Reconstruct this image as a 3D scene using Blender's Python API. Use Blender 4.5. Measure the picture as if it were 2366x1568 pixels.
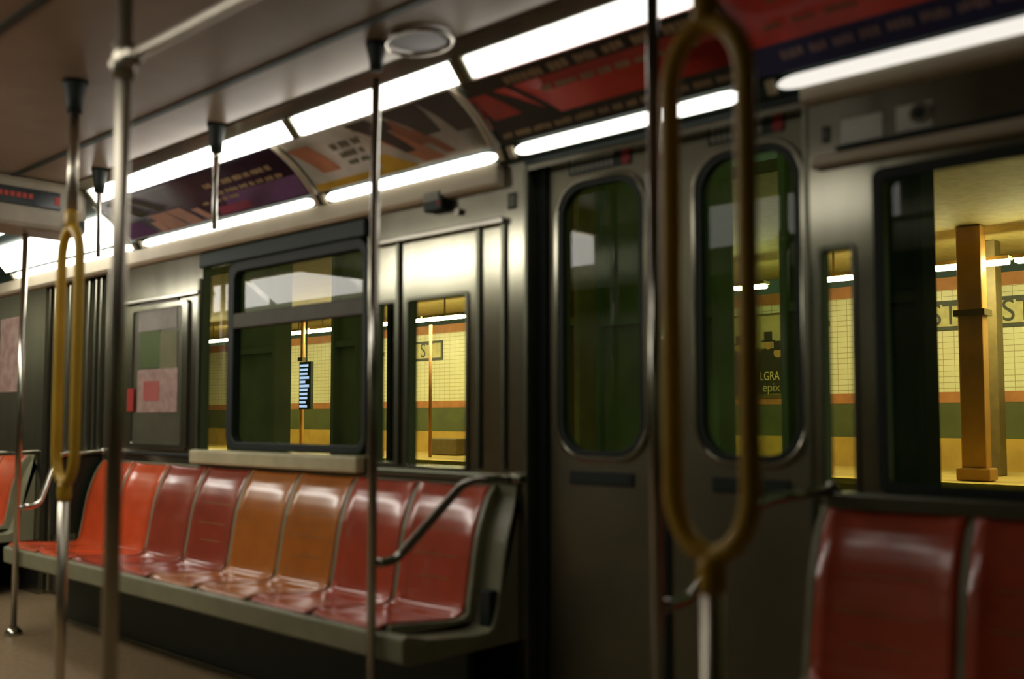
import bpy, bmesh, math, random
from mathutils import Vector, Matrix
random.seed(7)
for o in list(bpy.data.objects): bpy.data.objects.remove(o)
SC = bpy.context.scene; C = SC.collection

# ------------------------------------------------------------------ camera
FPX, PX0, PY0 = 2300.0, 1183.0, 824.0
TH, PI_ = math.radians(46.87), math.radians(3.51)
ZC = 1.33
EYE = Vector((0, 0, 1.2))
Fh = Vector((-math.cos(TH), math.sin(TH), 0))
RT = Vector((math.sin(TH), math.cos(TH), 0))
FW = Fh*math.cos(PI_) + Vector((0, 0, math.sin(PI_)))
UP = RT.cross(FW).normalized()
cd = bpy.data.cameras.new('camera'); cam = bpy.data.objects.new('camera', cd); C.objects.link(cam)
cd.sensor_width = 36; cd.lens = 36*FPX/2366; cd.shift_y = 40/2366; cd.clip_start = 0.02; cd.clip_end = 200
M = Matrix((RT, UP, -FW)).transposed().to_4x4(); M.translation = EYE
cam.matrix_world = M
SC.camera = cam
cd.dof.use_dof = True; cd.dof.focus_distance = 17.0; cd.dof.aperture_fstop = 1.5

def at(px, py, X=None, Y=None, Z=None):
    d = FW + RT*((px-PX0)/FPX) + UP*((PY0-py)/FPX)
    if Y is not None: t = Y/d.y
    elif X is not None: t = X/d.x
    else: t = (Z-EYE.z)/d.z
    return EYE + d*t

# ------------------------------------------------------------------ world, exposure
w = bpy.data.worlds.new('world'); SC.world = w; w.use_nodes = True
w.node_tree.nodes['Background'].inputs[0].default_value = (0.036, 0.042, 0.024, 1)
w.node_tree.nodes['Background'].inputs[1].default_value = 1.0
SC.view_settings.view_transform = 'Standard'; SC.view_settings.look = 'None'
SC.view_settings.gamma = 1; SC.view_settings.use_curve_mapping = False
SC.view_settings.exposure = 0.75
UPPER_L, LOWER_L, LEFT_L, NEAR_L, STATION_L = 3.0, 3.6, 4.5, 4.6, 76.0

# ------------------------------------------------------------------ materials
MATS = {}
def mat(name, col, rough=0.5, metal=0.0, emit=0.0, ecol=None, var=0.12, scale=6.0, stretch=(1,1,1), bump=0.0, coat=0.0, alt=None):
    if name in MATS: return MATS[name]
    m = bpy.data.materials.new(name); m.use_nodes = True; nt = m.node_tree
    b = nt.nodes['Principled BSDF']
    b.inputs['Roughness'].default_value = rough; b.inputs['Metallic'].default_value = metal
    if coat: b.inputs['Coat Weight'].default_value = coat; b.inputs['Coat Roughness'].default_value = 0.12
    tc = nt.nodes.new('ShaderNodeTexCoord'); mp = nt.nodes.new('ShaderNodeMapping'); mp.inputs['Scale'].default_value = stretch
    nz = nt.nodes.new('ShaderNodeTexNoise'); nz.inputs['Scale'].default_value = scale; nz.inputs['Detail'].default_value = 4
    nt.links.new(tc.outputs['Object'], mp.inputs[0]); nt.links.new(mp.outputs[0], nz.inputs['Vector'])
    rp = nt.nodes.new('ShaderNodeValToRGB')
    a = [c*(1-var) for c in col]; z = list(alt) if alt else [min(1, c*(1+var)) for c in col]
    rp.color_ramp.elements[0].position = 0.35; rp.color_ramp.elements[1].position = 0.65
    rp.color_ramp.elements[0].color = (*a, 1); rp.color_ramp.elements[1].color = (*z, 1)
    nt.links.new(nz.outputs['Fac'], rp.inputs[0]); nt.links.new(rp.outputs[0], b.inputs['Base Color'])
    if bump:
        bp = nt.nodes.new('ShaderNodeBump'); bp.inputs['Strength'].default_value = bump; bp.inputs['Distance'].default_value = 0.01
        nt.links.new(nz.outputs['Fac'], bp.inputs['Height']); nt.links.new(bp.outputs[0], b.inputs['Normal'])
    if emit:
        b.inputs['Emission Strength'].default_value = emit; b.inputs['Emission Color'].default_value = (*(ecol or col), 1)
    MATS[name] = m; return m

def glass(name, tint, refl_rough=0.03, ior=1.5):
    m = bpy.data.materials.new(name); m.use_nodes = True; nt = m.node_tree; nt.nodes.clear()
    o = nt.nodes.new('ShaderNodeOutputMaterial'); mx = nt.nodes.new('ShaderNodeMixShader')
    t = nt.nodes.new('ShaderNodeBsdfTransparent'); g = nt.nodes.new('ShaderNodeBsdfGlossy'); fr = nt.nodes.new('ShaderNodeFresnel')
    t.inputs[0].default_value = (*tint, 1); g.inputs['Roughness'].default_value = refl_rough; fr.inputs[0].default_value = ior
    ge = nt.nodes.new('ShaderNodeNewGeometry'); mm = nt.nodes.new('ShaderNodeMath'); mm.operation = 'SUBTRACT'; mm.inputs[0].default_value = 1
    nt.links.new(ge.outputs['Backfacing'], mm.inputs[1]); mu = nt.nodes.new('ShaderNodeMath'); mu.operation = 'MULTIPLY'
    nt.links.new(fr.outputs[0], mu.inputs[0]); nt.links.new(mm.outputs[0], mu.inputs[1]); nt.links.new(mu.outputs[0], mx.inputs[0]); nt.links.new(t.outputs[0], mx.inputs[1]); nt.links.new(g.outputs[0], mx.inputs[2])
    nt.links.new(mx.outputs[0], o.inputs[0]); return m

STEEL = mat('brushed_steel', (0.33, 0.32, 0.25), 0.17, 0.92, var=0.12, scale=5, stretch=(1,1,0.15), bump=0.05)
STEELD = mat('dull_steel', (0.19, 0.195, 0.14), 0.30, 0.8, scale=4, var=0.15)
DOORM = mat('door_steel', (0.20, 0.185, 0.125), 0.38, 0.75, scale=3, var=0.12)
CHROME = mat('chrome', (0.50, 0.48, 0.42), 0.16, 1.0, var=0.04)
POLEM = mat('pole_steel', (0.64, 0.59, 0.48), 0.32, 1.0, var=0.05)
RUBBER = mat('black_rubber', (0.008, 0.016, 0.012), 0.55)
DARK = mat('dark_enamel', (0.010, 0.028, 0.018), 0.5)
CEIL = mat('ceiling_laminate', (0.30, 0.225, 0.15), 0.35, var=0.06)
CREAM = mat('cream_moulding', (0.70, 0.62, 0.45), 0.35, 0.1, var=0.05)
SHELL = mat('bench_shell', (0.29, 0.29, 0.18), 0.4, var=0.1)
FLOORM = mat('floor_vinyl', (0.30, 0.215, 0.12), 0.35, var=0.14, scale=30)
YEL = mat('yellow_grip', (0.66, 0.40, 0.035), 0.4, var=0.08)
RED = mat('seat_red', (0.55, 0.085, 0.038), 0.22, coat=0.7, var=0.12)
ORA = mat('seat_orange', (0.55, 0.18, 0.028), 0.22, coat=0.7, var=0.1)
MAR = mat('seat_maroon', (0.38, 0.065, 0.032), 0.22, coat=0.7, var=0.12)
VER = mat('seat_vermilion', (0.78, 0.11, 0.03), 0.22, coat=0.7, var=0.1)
GLASSM = glass('window_glass', (0.85, 0.90, 0.78))
GLASSD = glass('door_glass', (0.66, 0.80, 0.62))
def light(name, s, c=(1, 0.95, 0.86)): return mat(name, (0.8, 0.8, 0.75), 0.4, emit=s, ecol=c, var=0.02)

# ------------------------------------------------------------------ helpers
def link(name, bm, m, parent=None, smooth=False, bevel=0.0, seg=2):
    bmesh.ops.recalc_face_normals(bm, faces=bm.faces)
    me = bpy.data.meshes.new(name); bm.to_mesh(me); bm.free()
    me.materials.append(m)
    if smooth:
        for p in me.polygons: p.use_smooth = True
    o = bpy.data.objects.new(name, me); C.objects.link(o)
    if parent: o.parent = parent
    if bevel:
        b = o.modifiers.new('bevel', 'BEVEL'); b.width = bevel; b.segments = seg; b.limit_method = 'ANGLE'
    return o
def thing(name, label, cat, loc=(0,0,0), group=None):
    o = bpy.data.objects.new(name, None); C.objects.link(o); o.empty_display_size = .1
    o.location = loc; tag(o, label, cat, group); return o
def tag(o, label, cat, group=None):
    o['label'] = label; o['category'] = cat
    if group: o['group'] = group
    return o
def struct(o, label=None):
    o['kind'] = 'structure'
    if label: o['label'] = label
    return o
def box(bm, a, b):
    x0, y0, z0 = [min(p, q) for p, q in zip(a, b)]; x1, y1, z1 = [max(p, q) for p, q in zip(a, b)]
    v = [bm.verts.new(p) for p in ((x0,y0,z0),(x1,y0,z0),(x1,y1,z0),(x0,y1,z0),(x0,y0,z1),(x1,y0,z1),(x1,y1,z1),(x0,y1,z1))]
    for f in ((0,3,2,1),(4,5,6,7),(0,1,5,4),(1,2,6,5),(2,3,7,6),(3,0,4,7)): bm.faces.new([v[i] for i in f])
def bx(name, a, b, m, parent=None, bevel=0.0):
    bm = bmesh.new(); box(bm, a, b); return link(name, bm, m, parent, bevel=bevel)
def prism_x(bm, prof, x0, x1):
    A = [bm.verts.new((x0, y, z)) for y, z in prof]; B = [bm.verts.new((x1, y, z)) for y, z in prof]
    n = len(prof)
    for i in range(n): bm.faces.new((A[i], A[(i+1) % n], B[(i+1) % n], B[i]))
    bm.faces.new(A); bm.faces.new(B[::-1])
def fillet(pts, r, n=6):
    out = [Vector(pts[0])]
    for i in range(1, len(pts)-1):
        p, a, b = Vector(pts[i]), Vector(pts[i-1]), Vector(pts[i+1])
        rr = min(r, (a-p).length*.45, (b-p).length*.45)
        s, e = p+(a-p).normalized()*rr, p+(b-p).normalized()*rr
        for k in range(n+1):
            t = k/n; out.append(s*(1-t)**2+p*2*t*(1-t)+e*t*t)
    out.append(Vector(pts[-1])); return out
def tube(bm, pts, r, seg=16, cap=True):
    pts = [Vector(p) for p in pts]; rings = []; ref = None
    for i, p in enumerate(pts):
        d = (pts[min(i+1, len(pts)-1)]-pts[max(i-1, 0)]).normalized()
        if ref is None: ref = d.orthogonal().normalized()
        ref = (ref-d*ref.dot(d)).normalized(); q = d.cross(ref)
        rr = r[i] if isinstance(r, (list, tuple)) else r
        rings.append([bm.verts.new(p+(ref*math.cos(2*math.pi*k/seg)+q*math.sin(2*math.pi*k/seg))*rr) for k in range(seg)])
    for a, b in zip(rings, rings[1:]):
        for k in range(seg): bm.faces.new((a[k], a[(k+1) % seg], b[(k+1) % seg], b[k]))
    if cap: bm.faces.new(rings[0][::-1]); bm.faces.new(rings[-1])
def tb(name, pts, r, m, parent=None, seg=16):
    bm = bmesh.new(); tube(bm, pts, r, seg); return link(name, bm, m, parent, smooth=True)
def rr_pts(x0, x1, z0, z1, r, k=8):
    out = []
    for cx, cz, a0 in ((x1-r, z1-r, 0), (x0+r, z1-r, 90), (x0+r, z0+r, 180), (x1-r, z0+r, 270)):
        for i in range(k+1):
            a = math.radians(a0+90*i/k); out.append((cx+r*math.cos(a), cz+r*math.sin(a)))
    return out
def loop_ring(bm, outer, inner, y0, y1):
    n = len(outer)
    L = [[bm.verts.new((x, y, z)) for x, z in pts] for pts, y in ((outer, y0), (inner, y0), (inner, y1), (outer, y1))]
    for a in range(4):
        A, B = L[a], L[(a+1) % 4]
        for i in range(n):
            j = (i+1) % n
            bm.faces.new((A[i], A[j], B[j], B[i]))
    bmesh.ops.remove_doubles(bm, verts=bm.verts, dist=1e-5)
def plate_hole(bm, x0, x1, z0, z1, hole, y0, y1, k=8):   # plate with a rounded hole
    hx0, hx1, hz0, hz1, r = hole
    inner = rr_pts(hx0, hx1, hz0, hz1, r, k)
    outer = []
    for c in ((x1, z1), (x0, z1), (x0, z0), (x1, z0)): outer += [c]*(k+1)
    n = len(inner)
    L = {}
    for nm, pts, y in (('of', outer, y0), ('if', inner, y0), ('ib', inner, y1), ('ob', outer, y1)):
        vs = []; prev = None
        for p in pts:
            if prev is not None and p == prev[0]: vs.append(prev[1]); continue
            v = bm.verts.new((p[0], y, p[1])); prev = (p, v); vs.append(v)
        L[nm] = vs
    seq = ['of', 'if', 'ib', 'ob']
    for a in range(4):
        A, B = L[seq[a]], L[seq[(a+1) % 4]]
        for i in range(n):
            j = (i+1) % n; q = []
            for v in (A[i], A[j], B[j], B[i]):
                if v not in q: q.append(v)
            if len(q) > 2: bm.faces.new(q)
def disc(bm, c, r, axis='y', n=24, t=0.004):
    A = []; B = []
    for k in range(n):
        a = 2*math.pi*k/n; u, v = r*math.cos(a), r*math.sin(a)
        if axis == 'y': A.append((c[0]+u, c[1], c[2]+v)); B.append((c[0]+u, c[1]-t, c[2]+v))
        else: A.append((c[0]+u, c[1]+v, c[2])); B.append((c[0]+u, c[1]+v, c[2]-t))
    A = [bm.verts.new(p) for p in A]; B = [bm.verts.new(p) for p in B]
    for k in range(n): bm.faces.new((A[k], A[(k+1) % n], B[(k+1) % n], B[k]))
    bm.faces.new(A); bm.faces.new(B[::-1])
def text(name, s, size, loc, m, parent=None, sx=1.0, ext=0.004):
    cu = bpy.data.curves.new(name, 'FONT'); cu.body = s; cu.size = size; cu.extrude = ext; cu.align_x = 'CENTER'; cu.align_y = 'CENTER'
    tmp = bpy.data.objects.new('tmp', cu); C.objects.link(tmp)
    dg = bpy.context.evaluated_depsgraph_get(); me = bpy.data.meshes.new_from_object(tmp.evaluated_get(dg))
    bpy.data.objects.remove(tmp)
    me.transform(Matrix.Translation(loc) @ Matrix.Rotation(math.pi/2, 4, 'X') @ Matrix.Diagonal((sx, 1, 1, 1)))
    me.materials.clear(); me.materials.append(m)
    o = bpy.data.objects.new(name, me); C.objects.link(o)
    if parent: o.parent = parent
    return o
def WX(px, Y=2.80, py=800): return at(px, py, Y=Y).x
XL, XR = -9.6, 1.6       # length of car that is built
E = 1.2                  # eye height, heights below are written as E + relative
YW = 2.80

# ------------------------------------------------------------------ setting: floor, ceiling, walls
struct(bx('floor', (XL, -0.45, -0.08), (XR, 2.95, 0.0), FLOORM), 'tan floor of the subway car')
bm = bmesh.new(); box(bm, (XL, -0.45, E+ZC), (XR, 2.95, E+1.45)); struct(link('ceiling', bm, CEIL), 'brown laminate ceiling of the subway car')
for i, (ya, yb) in enumerate(((2.050, 2.078), (1.22, 1.25))):
    struct(bx('trim_%d' % (i+1), (XL, ya, E+ZC-.008), (XR, yb, E+ZC-.001), DARK), 'dark seam running along the ceiling')
struct(bx('wall_near', (XL, -0.5, 0), (XR, -0.45, E+ZC), STEELD))
struct(bx('wall_left', (XL-.06, -0.45, 0), (XL, 2.95, E+ZC), STEELD))
struct(bx('wall_right', (XR, -0.45, 0), (XR+.06, 2.95, E+ZC), STEELD))

X = dict(doorL0=WX(103), doorL1=WX(243), mapL=WX(282), mapR=WX(462), winA0=WX(466), winA1=WX(848),
         b0=WX(868), b1=WX(914), c0=WX(944), c1=WX(1078), pan=WX(1166), door0=WX(1214), door1=WX(1872),
         d0=WX(1903), d1=WX(1972), e0=WX(2040), e1=0.45)
ZT = E+0.95
def wall_bits():
    bm = bmesh.new()
    y0, y1 = YW, YW+.05
    def seg(xa, xb, za, zb): box(bm, (xa, y0, za), (xb, y1, zb))
    seg(XL, X['doorL0'], 0, ZT)
    seg(X['doorL1'], X['winA0'], 0, ZT)
    seg(X['winA0'], X['winA1'], 0, 1.03); seg(X['winA0'], X['winA1'], 2.02, ZT)
    seg(X['winA1'], X['b0'], 0, ZT)
    seg(X['b0'], X['b1'], 0, 1.01); seg(X['b0'], X['b1'], 1.70, ZT)
    seg(X['b1'], X['c0'], 0, ZT)
    seg(X['c0'], X['c1'], 0, 1.00); seg(X['c0'], X['c1'], 1.70, ZT)
    seg(X['c1'], X['door0'], 0, ZT)
    seg(X['door1'], X['d0'], 0, ZT)
    seg(X['d0'], X['d1'], 0, 0.98); seg(X['d0'], X['d1'], 1.70, ZT)
    seg(X['d1'], X['e0'], 0, ZT)
    seg(X['e0'], X['e1'], 0, 1.005); seg(X['e0'], X['e1'], 1.90, ZT)
    seg(X['e1'], XR, 0, ZT)
    seg(XL, XR, ZT, E+ZC)
    return bm
struct(link('wall_back', wall_bits(), STEEL), 'stainless steel side wall of the subway car')

# panes
def pane(name, xa, xb, za, zb, m=GLASSM, y=YW+.03, parent=None):
    return bx(name, (xa, y, za), (xb, y+.004, zb), m, parent)
# window 1: the large window over the left bench
w1 = thing('window_1', 'large side window above the long bench', 'window', (X['winA0'], YW, 1.03)); struct(w1)
del w1['category']
inv = Matrix.Translation((-X['winA0'], -YW, -1.03))
def under(o, root):     # keep world placement under an Empty that has a location
    o.parent = root; o.matrix_parent_inverse = Matrix.Translation(-root.location); return o
xs = WX(533)
under(pane('glass', X['winA0'], X['winA1'], 1.03, 2.02), w1)
bm = bmesh.new(); loop_ring(bm, rr_pts(xs-.03, X['winA1'], 1.035, 2.02, .075), rr_pts(xs+.03, X['winA1']-.03, 1.075, 1.965, .05), YW-.006, YW+.045)
under(link('gasket', bm, RUBBER, bevel=.006), w1)
under(bx('transom', (xs+.02, YW-.004, 1.665), (X['winA1']-.02, YW+.04, 1.745), mat('window_frame', (.07,.06,.03), .5, .1), bevel=.006), w1)
under(bx('sill', (X['winA0']-.02, YW-.055, 0.955), (X['winA1'], YW-.0015, 1.03), mat('sill_cream', (.62,.57,.34), .5), bevel=.012), w1)
under(bx('head_frame', (X['winA0']-.01, YW-.022, 2.015), (X['winA1'], YW-.0015, 2.10), DARK, bevel=.01), w1)
for i, (a, b, z0, z1, lab) in enumerate((('b0','b1',1.01,1.70,'added narrow glazed slot right of the bench-end pole'), ('c0','c1',1.00,1.70,'added small upright window in the steel panel left of the doors'), ('d0','d1',.98,1.70,'added narrow glazed slot between the doors and the right window'))):  # openings added in solid steel, standing for station strips overlaid on it
    r = thing('window_%d' % (i+2), lab, 'window', (X[a], YW, z0)); struct(r); del r['category']
    under(pane('glass', X[a], X[b], z0, z1), r)
    bm = bmesh.new(); loop_ring(bm, rr_pts(X[a]-.014, X[b]+.014, z0-.014, z1+.014, .02), rr_pts(X[a], X[b], z0, z1, .012), YW-.008, YW-.001)
    under(link('window_frame', bm, STEELD, bevel=.002), r)
w5 = thing('window_5', 'dark window over the right bench', 'window', (X['e0'], YW, 1.0)); struct(w5); del w5['category']
under(pane('glass', X['e0'], X['e1'], 1.005, 1.90), w5)
bm = bmesh.new(); loop_ring(bm, rr_pts(X['e0']-.02, X['e1']+.02, .985, 1.92, .03), rr_pts(X['e0']+.012, X['e1']-.012, 1.015, 1.885, .02), YW-.008, YW-.001)
under(link('gasket', bm, RUBBER, bevel=.003), w5)

# steel trims on the wall
tn = [3]
def trim(a, b, m=STEELD, bevel=.004, label=None):
    o = bx('trim_%d' % tn[0], a, b, m, bevel=bevel); tn[0] += 1; return struct(o, label)
for xa in (WX(922), WX(1108), X['pan'], WX(468)-.03, X['mapL']):
    trim((xa-.011, YW-.014, 1.0), (xa+.011, YW-.0005, 1.965), STEELD)
trim((WX(870), YW-.03, 1.955), (X['pan']+.011, YW-.0005, 1.985), CHROME, .008)
trim((X['mapL'], YW-.025, 1.875), (WX(468)-.02, YW-.0005, 1.90), CHROME, .008)
trim((X['d0']-.02, YW-.035, 1.945), (XR, YW-.0005, 1.985), CREAM, .012)
trim((WX(1945), YW-.02, 1.99), (XR, YW-.0005, 2.005), RUBBER, .003)
trim((WX(868), YW-.03, .955), (X['door0'], YW-.0005, .985), STEELD, .008)
trim((X['door1']+.05, YW-.03, .935), (XR, YW-.0005, .985), STEELD, .008)
trim((X['mapL'], YW-.02, .985), (WX(462), YW-.0005, 1.0), RUBBER, .003)

# door recess liner and doors
YD = 2.87
DZ0, DZ1 = 0.02, E+1.0
trim((X['door0']-.006, YW-.004, 0), (X['door0']+.012, YD+.05, DZ1), STEELD, .004)
trim((X['door1']-.012, YW-.004, 0), (X['door1']+.006, YD+.05, DZ1), STEELD, .004)
trim((X['door0'], YW-.006, DZ1-.03), (X['door1'], YD+.05, DZ1+.03), DARK, .004)
dm = WX(1538, YD)
pocket = WX(1268, YD)
trim((X['door0']+.012, YD-.02, 0), (pocket, YD+.03, DZ1-.03), RUBBER, .003)
PAPER = mat('label_white', (.42,.42,.33), .5)
REDM = mat('label_red', (.45,.03,.02), .5)
def door(n, xa, xb, wa, wb, label):
    r = thing('door_%d' % n, label, 'door', ((xa+xb)/2, YD, 0)); struct(r); del r['category']
    bm = bmesh.new(); plate_hole(bm, xa, xb, DZ0, DZ1-.03, (wa, wb, 1.075, 2.065, .11), YD, YD+.04)
    under(link('door_panel', bm, DOORM, bevel=.003), r)
    bm = bmesh.new(); loop_ring(bm, rr_pts(wa-.035, wb+.035, 1.04, 2.10, .14), rr_pts(wa-.015, wb+.015, 1.06, 2.08, .12), YD-.010, YD-.0005)
    under(link('steel_ring', bm, STEEL, bevel=.004), r)
    bm = bmesh.new(); loop_ring(bm, rr_pts(wa-.014, wb+.014, 1.061, 2.079, .12), rr_pts(wa+.006, wb-.006, 1.08, 2.06, .105), YD-.006, YD+.02)
    under(link('gasket', bm, RUBBER, bevel=.003), r)
    under(pane('glass', wa, wb, 1.075, 2.065, GLASSD, YD+.022), r)
    # label above, plate below
    c = (wa+wb)/2; hw = (wb-wa)*.40
    s = under(bx('warning_label', (c-hw, YD-.003, 2.112), (c+hw, YD-.0005, 2.155), DARK), r)
    bm = bmesh.new()
    for k in range(9):
        xx = c-hw+.012+k*(hw*1.4/9); box(bm, (xx, YD-.005, 2.122), (xx+hw*.11, YD-.0031, 2.145))
    under(link('printed_lettering', bm, PAPER), r)
    bm = bmesh.new(); disc(bm, (c+hw-.022, YD-.0031, 2.1335), .021)
    under(link('red_disc', bm, REDM), r)
    s = under(bx('door_plate', (c-hw, YD-.006, .955), (c+hw, YD-.0005, 1.005), RUBBER, bevel=.004), r)
    under(bx('plate_inset', (c-hw+.012, YD-.008, .967), (c+hw-.012, YD-.0061, .992), DARK), r)
    under(bx('edge_rubber', (xb-.012 if n == 1 else xa, YD-.010, DZ0), (xb if n == 1 else xa+.012, YD-.0005, DZ1-.03), RUBBER, bevel=.003), r)
    return r
door(1, pocket, dm-.001, WX(1300, YD), WX(1482, YD), 'left leaf of the sliding doors with a rounded window')
door(2, dm+.001, X['door1']-.012, WX(1622, YD), WX(1846, YD), 'right leaf of the sliding doors with a rounded window')
# far-left door
r = thing('door_3', 'ribbed steel door leaf beyond the far end of the long bench', 'door', (X['doorL1'], YD, 0)); struct(r); del r['category']
under(bx('door_panel', (X['doorL0'], YD, 0.02), (X['doorL1'], YD+.04, DZ1), STEELD), r)
for q in (118, 133, 168, 192, 212, 228, 240):
    xa = WX(q, YD); under(bx('rib', (xa-.02, YD-.03, 0.02), (xa+.012, YD-.0005, DZ1-.08), STEEL, bevel=.008), r)

# ------------------------------------------------------------------ cornice: ads and lights
P_M0, P_M1 = (2.80, E+.935), (2.765, E+1.0)
struct(link('trim_%d' % tn[0], (lambda b: (prism_x(b, [(2.7995, E+.902), (2.765, E+.905), (2.750, E+.92), (2.757, E+.994), (2.7995, E+.994)], XL, WX(1166)), prism_x(b, [(2.7995, E+.945), (2.77, E+.95), (2.758, E+.96), (2.758, E+.995), (2.7995, E+.995)], X['door1'], XR), b)[-1])(bmesh.new()), CREAM, bevel=.003), 'cream moulding along the top of the side wall'); tn[0] += 1
AD0, AD1 = Vector((2.722, E+1.046)), Vector((2.495, E+1.226))
def adp(x, t, off=0.0):
    s = AD0.lerp(AD1, t); n = Vector((-(AD1-AD0).y, (AD1-AD0).x)).normalized()   # normal candidates
    if n.x > 0: n = -n
    s = s - n*(0.018*math.sin(math.pi*t)) + n*off
    return (x, s.x, s.y)
def ad_patch(bm, x0, x1, t0, t1, off=0.003, sh0=0, sh1=0, n=5):
    "quad strip on the curved panel; sh0, sh1 lean the ends"
    ra = []
    for i in range(n+1):
        f = i/n; t = t0+(t1-t0)*f
        ra.append([bm.verts.new(adp(x0+sh0*f, t, off)), bm.verts.new(adp(x1+sh1*f, t, off))])
    for a, b in zip(ra, ra[1:]): bm.faces.new((a[0], a[1], b[1], b[0]))
def words(bm, x0, x1, t0, t1, off=.005, cw=.02):
    x = x0
    while x < x1:
        n = random.randint(3, 7)
        for k in range(n):
            wd = cw*random.uniform(.6, 1.0)
            if x+wd > x1: return
            a = random.uniform(0, .18)*(t1-t0)
            ad_patch(bm, x, x+wd*.8, t0+(a if random.random() < .4 else 0), t1-(a if random.random() < .5 else 0), off, n=1); x += wd
        x += cw*.9
BR = [XL, -5.65, -3.80, -2.63, -1.53, 0.30, XR]
# cornice backing
bm = bmesh.new()
prism_x(bm, [(2.7995, E+.996), (2.772, E+.996), (2.752, E+1.035), (2.76, E+1.046), (2.525, E+1.235), (2.45, E+1.305), (2.37, E+ZC-.001), (2.7995, E+ZC-.001)], XL, XR)
struct(link('trim_%d' % tn[0], bm, DARK), 'dark cornice behind the advertisements'); tn[0] += 1
bm = bmesh.new(); prism_x(bm, [(2.432, E+1.298), (2.365, E+1.322), (2.365, E+ZC-.001), (2.45, E+1.309)], XL, XR)
struct(link('trim_%d' % tn[0], bm, STEEL), 'steel strip between the ceiling and the upper lamps'); tn[0] += 1
def admat(n, c, alt=None, var=.2, sc=5): return mat('print_'+n, c, .35, var=var, scale=sc, alt=alt)
def ad_panel(x0, x1, base, label):
    t = thing('advertising_panel', label, 'advertisement', (x0, 2.69, E+1.085))
    bm = bmesh.new(); ad_patch(bm, x0+.02, x1-.02, 0, 1, .001, n=10)
    o = under(link('poster_sheet', bm, base, smooth=True), t); sm = o.modifiers.new('thick', 'SOLIDIFY'); sm.thickness = .002
    for xe in (x0+.012, x1-.012):
        bm = bmesh.new(); ad_patch(bm, xe-.008, xe+.008, 0, 1, .012, n=6)
        o = under(link('edge_clip', bm, CREAM, smooth=True), t); sm = o.modifiers.new('thick', 'SOLIDIFY'); sm.thickness = .006
    return t
def ad_print(t, name, m, fn):
    bm = bmesh.new(); fn(bm); o = under(link(name, bm, m), t); s = o.modifiers.new('thick', 'SOLIDIFY'); s.thickness = .0012
def ad_each(t, name, m, lst):
    for a in lst:
        a, k = (a[:-1], a[-1]) if isinstance(a[-1], dict) else (a, {})
        bm = bmesh.new(); ad_patch(bm, *a, **k); o = under(link(name, bm, m), t); s = o.modifiers.new('thick', 'SOLIDIFY'); s.thickness = .0012
# purple
x0, x1 = BR[1], BR[2]
t = ad_panel(x0, x1, admat('plum', (.030,.012,.030), alt=(.055,.02,.05)), 'dark purple advertisement above the large window')
ad_each(t, 'violet_band', admat('violet', (.17,.07,.21)), [(x0+1.15, x1-.05, .04, .40, {}), (x0+.03, x0+.35, .03, .34, dict(sh0=0, sh1=-.1))])
ad_each(t, 'pale_figure', admat('flesh', (.62,.36,.27)), [(x0+.42, x0+.50, .02, .26, .004, dict(sh0=-.07, sh1=-.06)), (x0+.52, x0+.70, .02, .40, .004, dict(sh0=-.14, sh1=-.14)), (x0+.73, x0+.86, .03, .40, .004, dict(sh0=-.16, sh1=-.14)), (x0+.91, x0+.98, .05, .3, .004, dict(sh0=-.1, sh1=-.1))])
ad_each(t, 'green_streak', admat('moss', (.05,.075,.045)), [(x0+.30, x0+.42, .42, .9, .004, dict(sh0=-.2, sh1=-.2)), (x0+.52, x0+.6, .45, .85, .004, dict(sh0=-.2, sh1=-.2))])
ad_each(t, 'magenta_patch', admat('magenta', (.33,.05,.10)), [(x0+1.05, x0+1.34, .06, .20, .004, {})])
ad_print(t, 'printed_lettering', admat('tan', (.45,.32,.17)), lambda b: (words(b, x0+1.08, x1-.16, .60, .70), words(b, x0+1.12, x1-.12, .42, .50), words(b, x0+.95, x0+1.3, .30, .36)))
# cream
x0, x1 = BR[2], BR[3]
t = ad_panel(x0, x1, admat('buff', (.50,.45,.33), alt=(.70,.60,.48)), 'cream advertisement with a yellow lower edge between purple and red ones')
ad_each(t, 'yellow_band', admat('yellow', (.70,.42,.03)), [(x0+.03, x0+.66, .01, .13, {}), (x0+.55, x0+.74, .01, .32, .004, dict(sh0=-.06, sh1=-.17))])
ad_each(t, 'orange_blob', admat('salmon', (.62,.25,.13)), [(x0+.14, x0+.27, .28, .82, .004, dict(sh0=-.12, sh1=-.10)), (x0+.78, x0+.90, .05, .6, .004, dict(sh0=-.22, sh1=-.2))])
ad_each(t, 'dark_figure', admat('umber', (.035,.04,.03)), [(x0+.70, x0+.76, .25, .95, .005, dict(sh0=-.22, sh1=-.14)), (x0+.86, x0+.95, .42, .97, .005, dict(sh0=-.16, sh1=-.02)), (x0+1.03, x0+1.14, .35, .98, .005, dict(sh0=-.10, sh1=0)), (x0+.60, x0+.72, .66, .84, .005, dict(sh0=-.1))])
ad_each(t, 'brown_figure', admat('sienna', (.34,.13,.06)), [(x0+.80, x0+.86, .30, .8, .0045, dict(sh0=-.15, sh1=-.12)), (x0+.92, x0+.97, .10, .55, .0045, dict(sh0=-.15, sh1=-.14))])
ad_print(t, 'printed_lettering', admat('greygreen', (.16,.17,.11)), lambda b: (words(b, x0+.30, x0+.52, .60, .72), words(b, x0+.32, x0+.5, .44, .54), words(b, x0+.34, x0+.5, .30, .38)))
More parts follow.
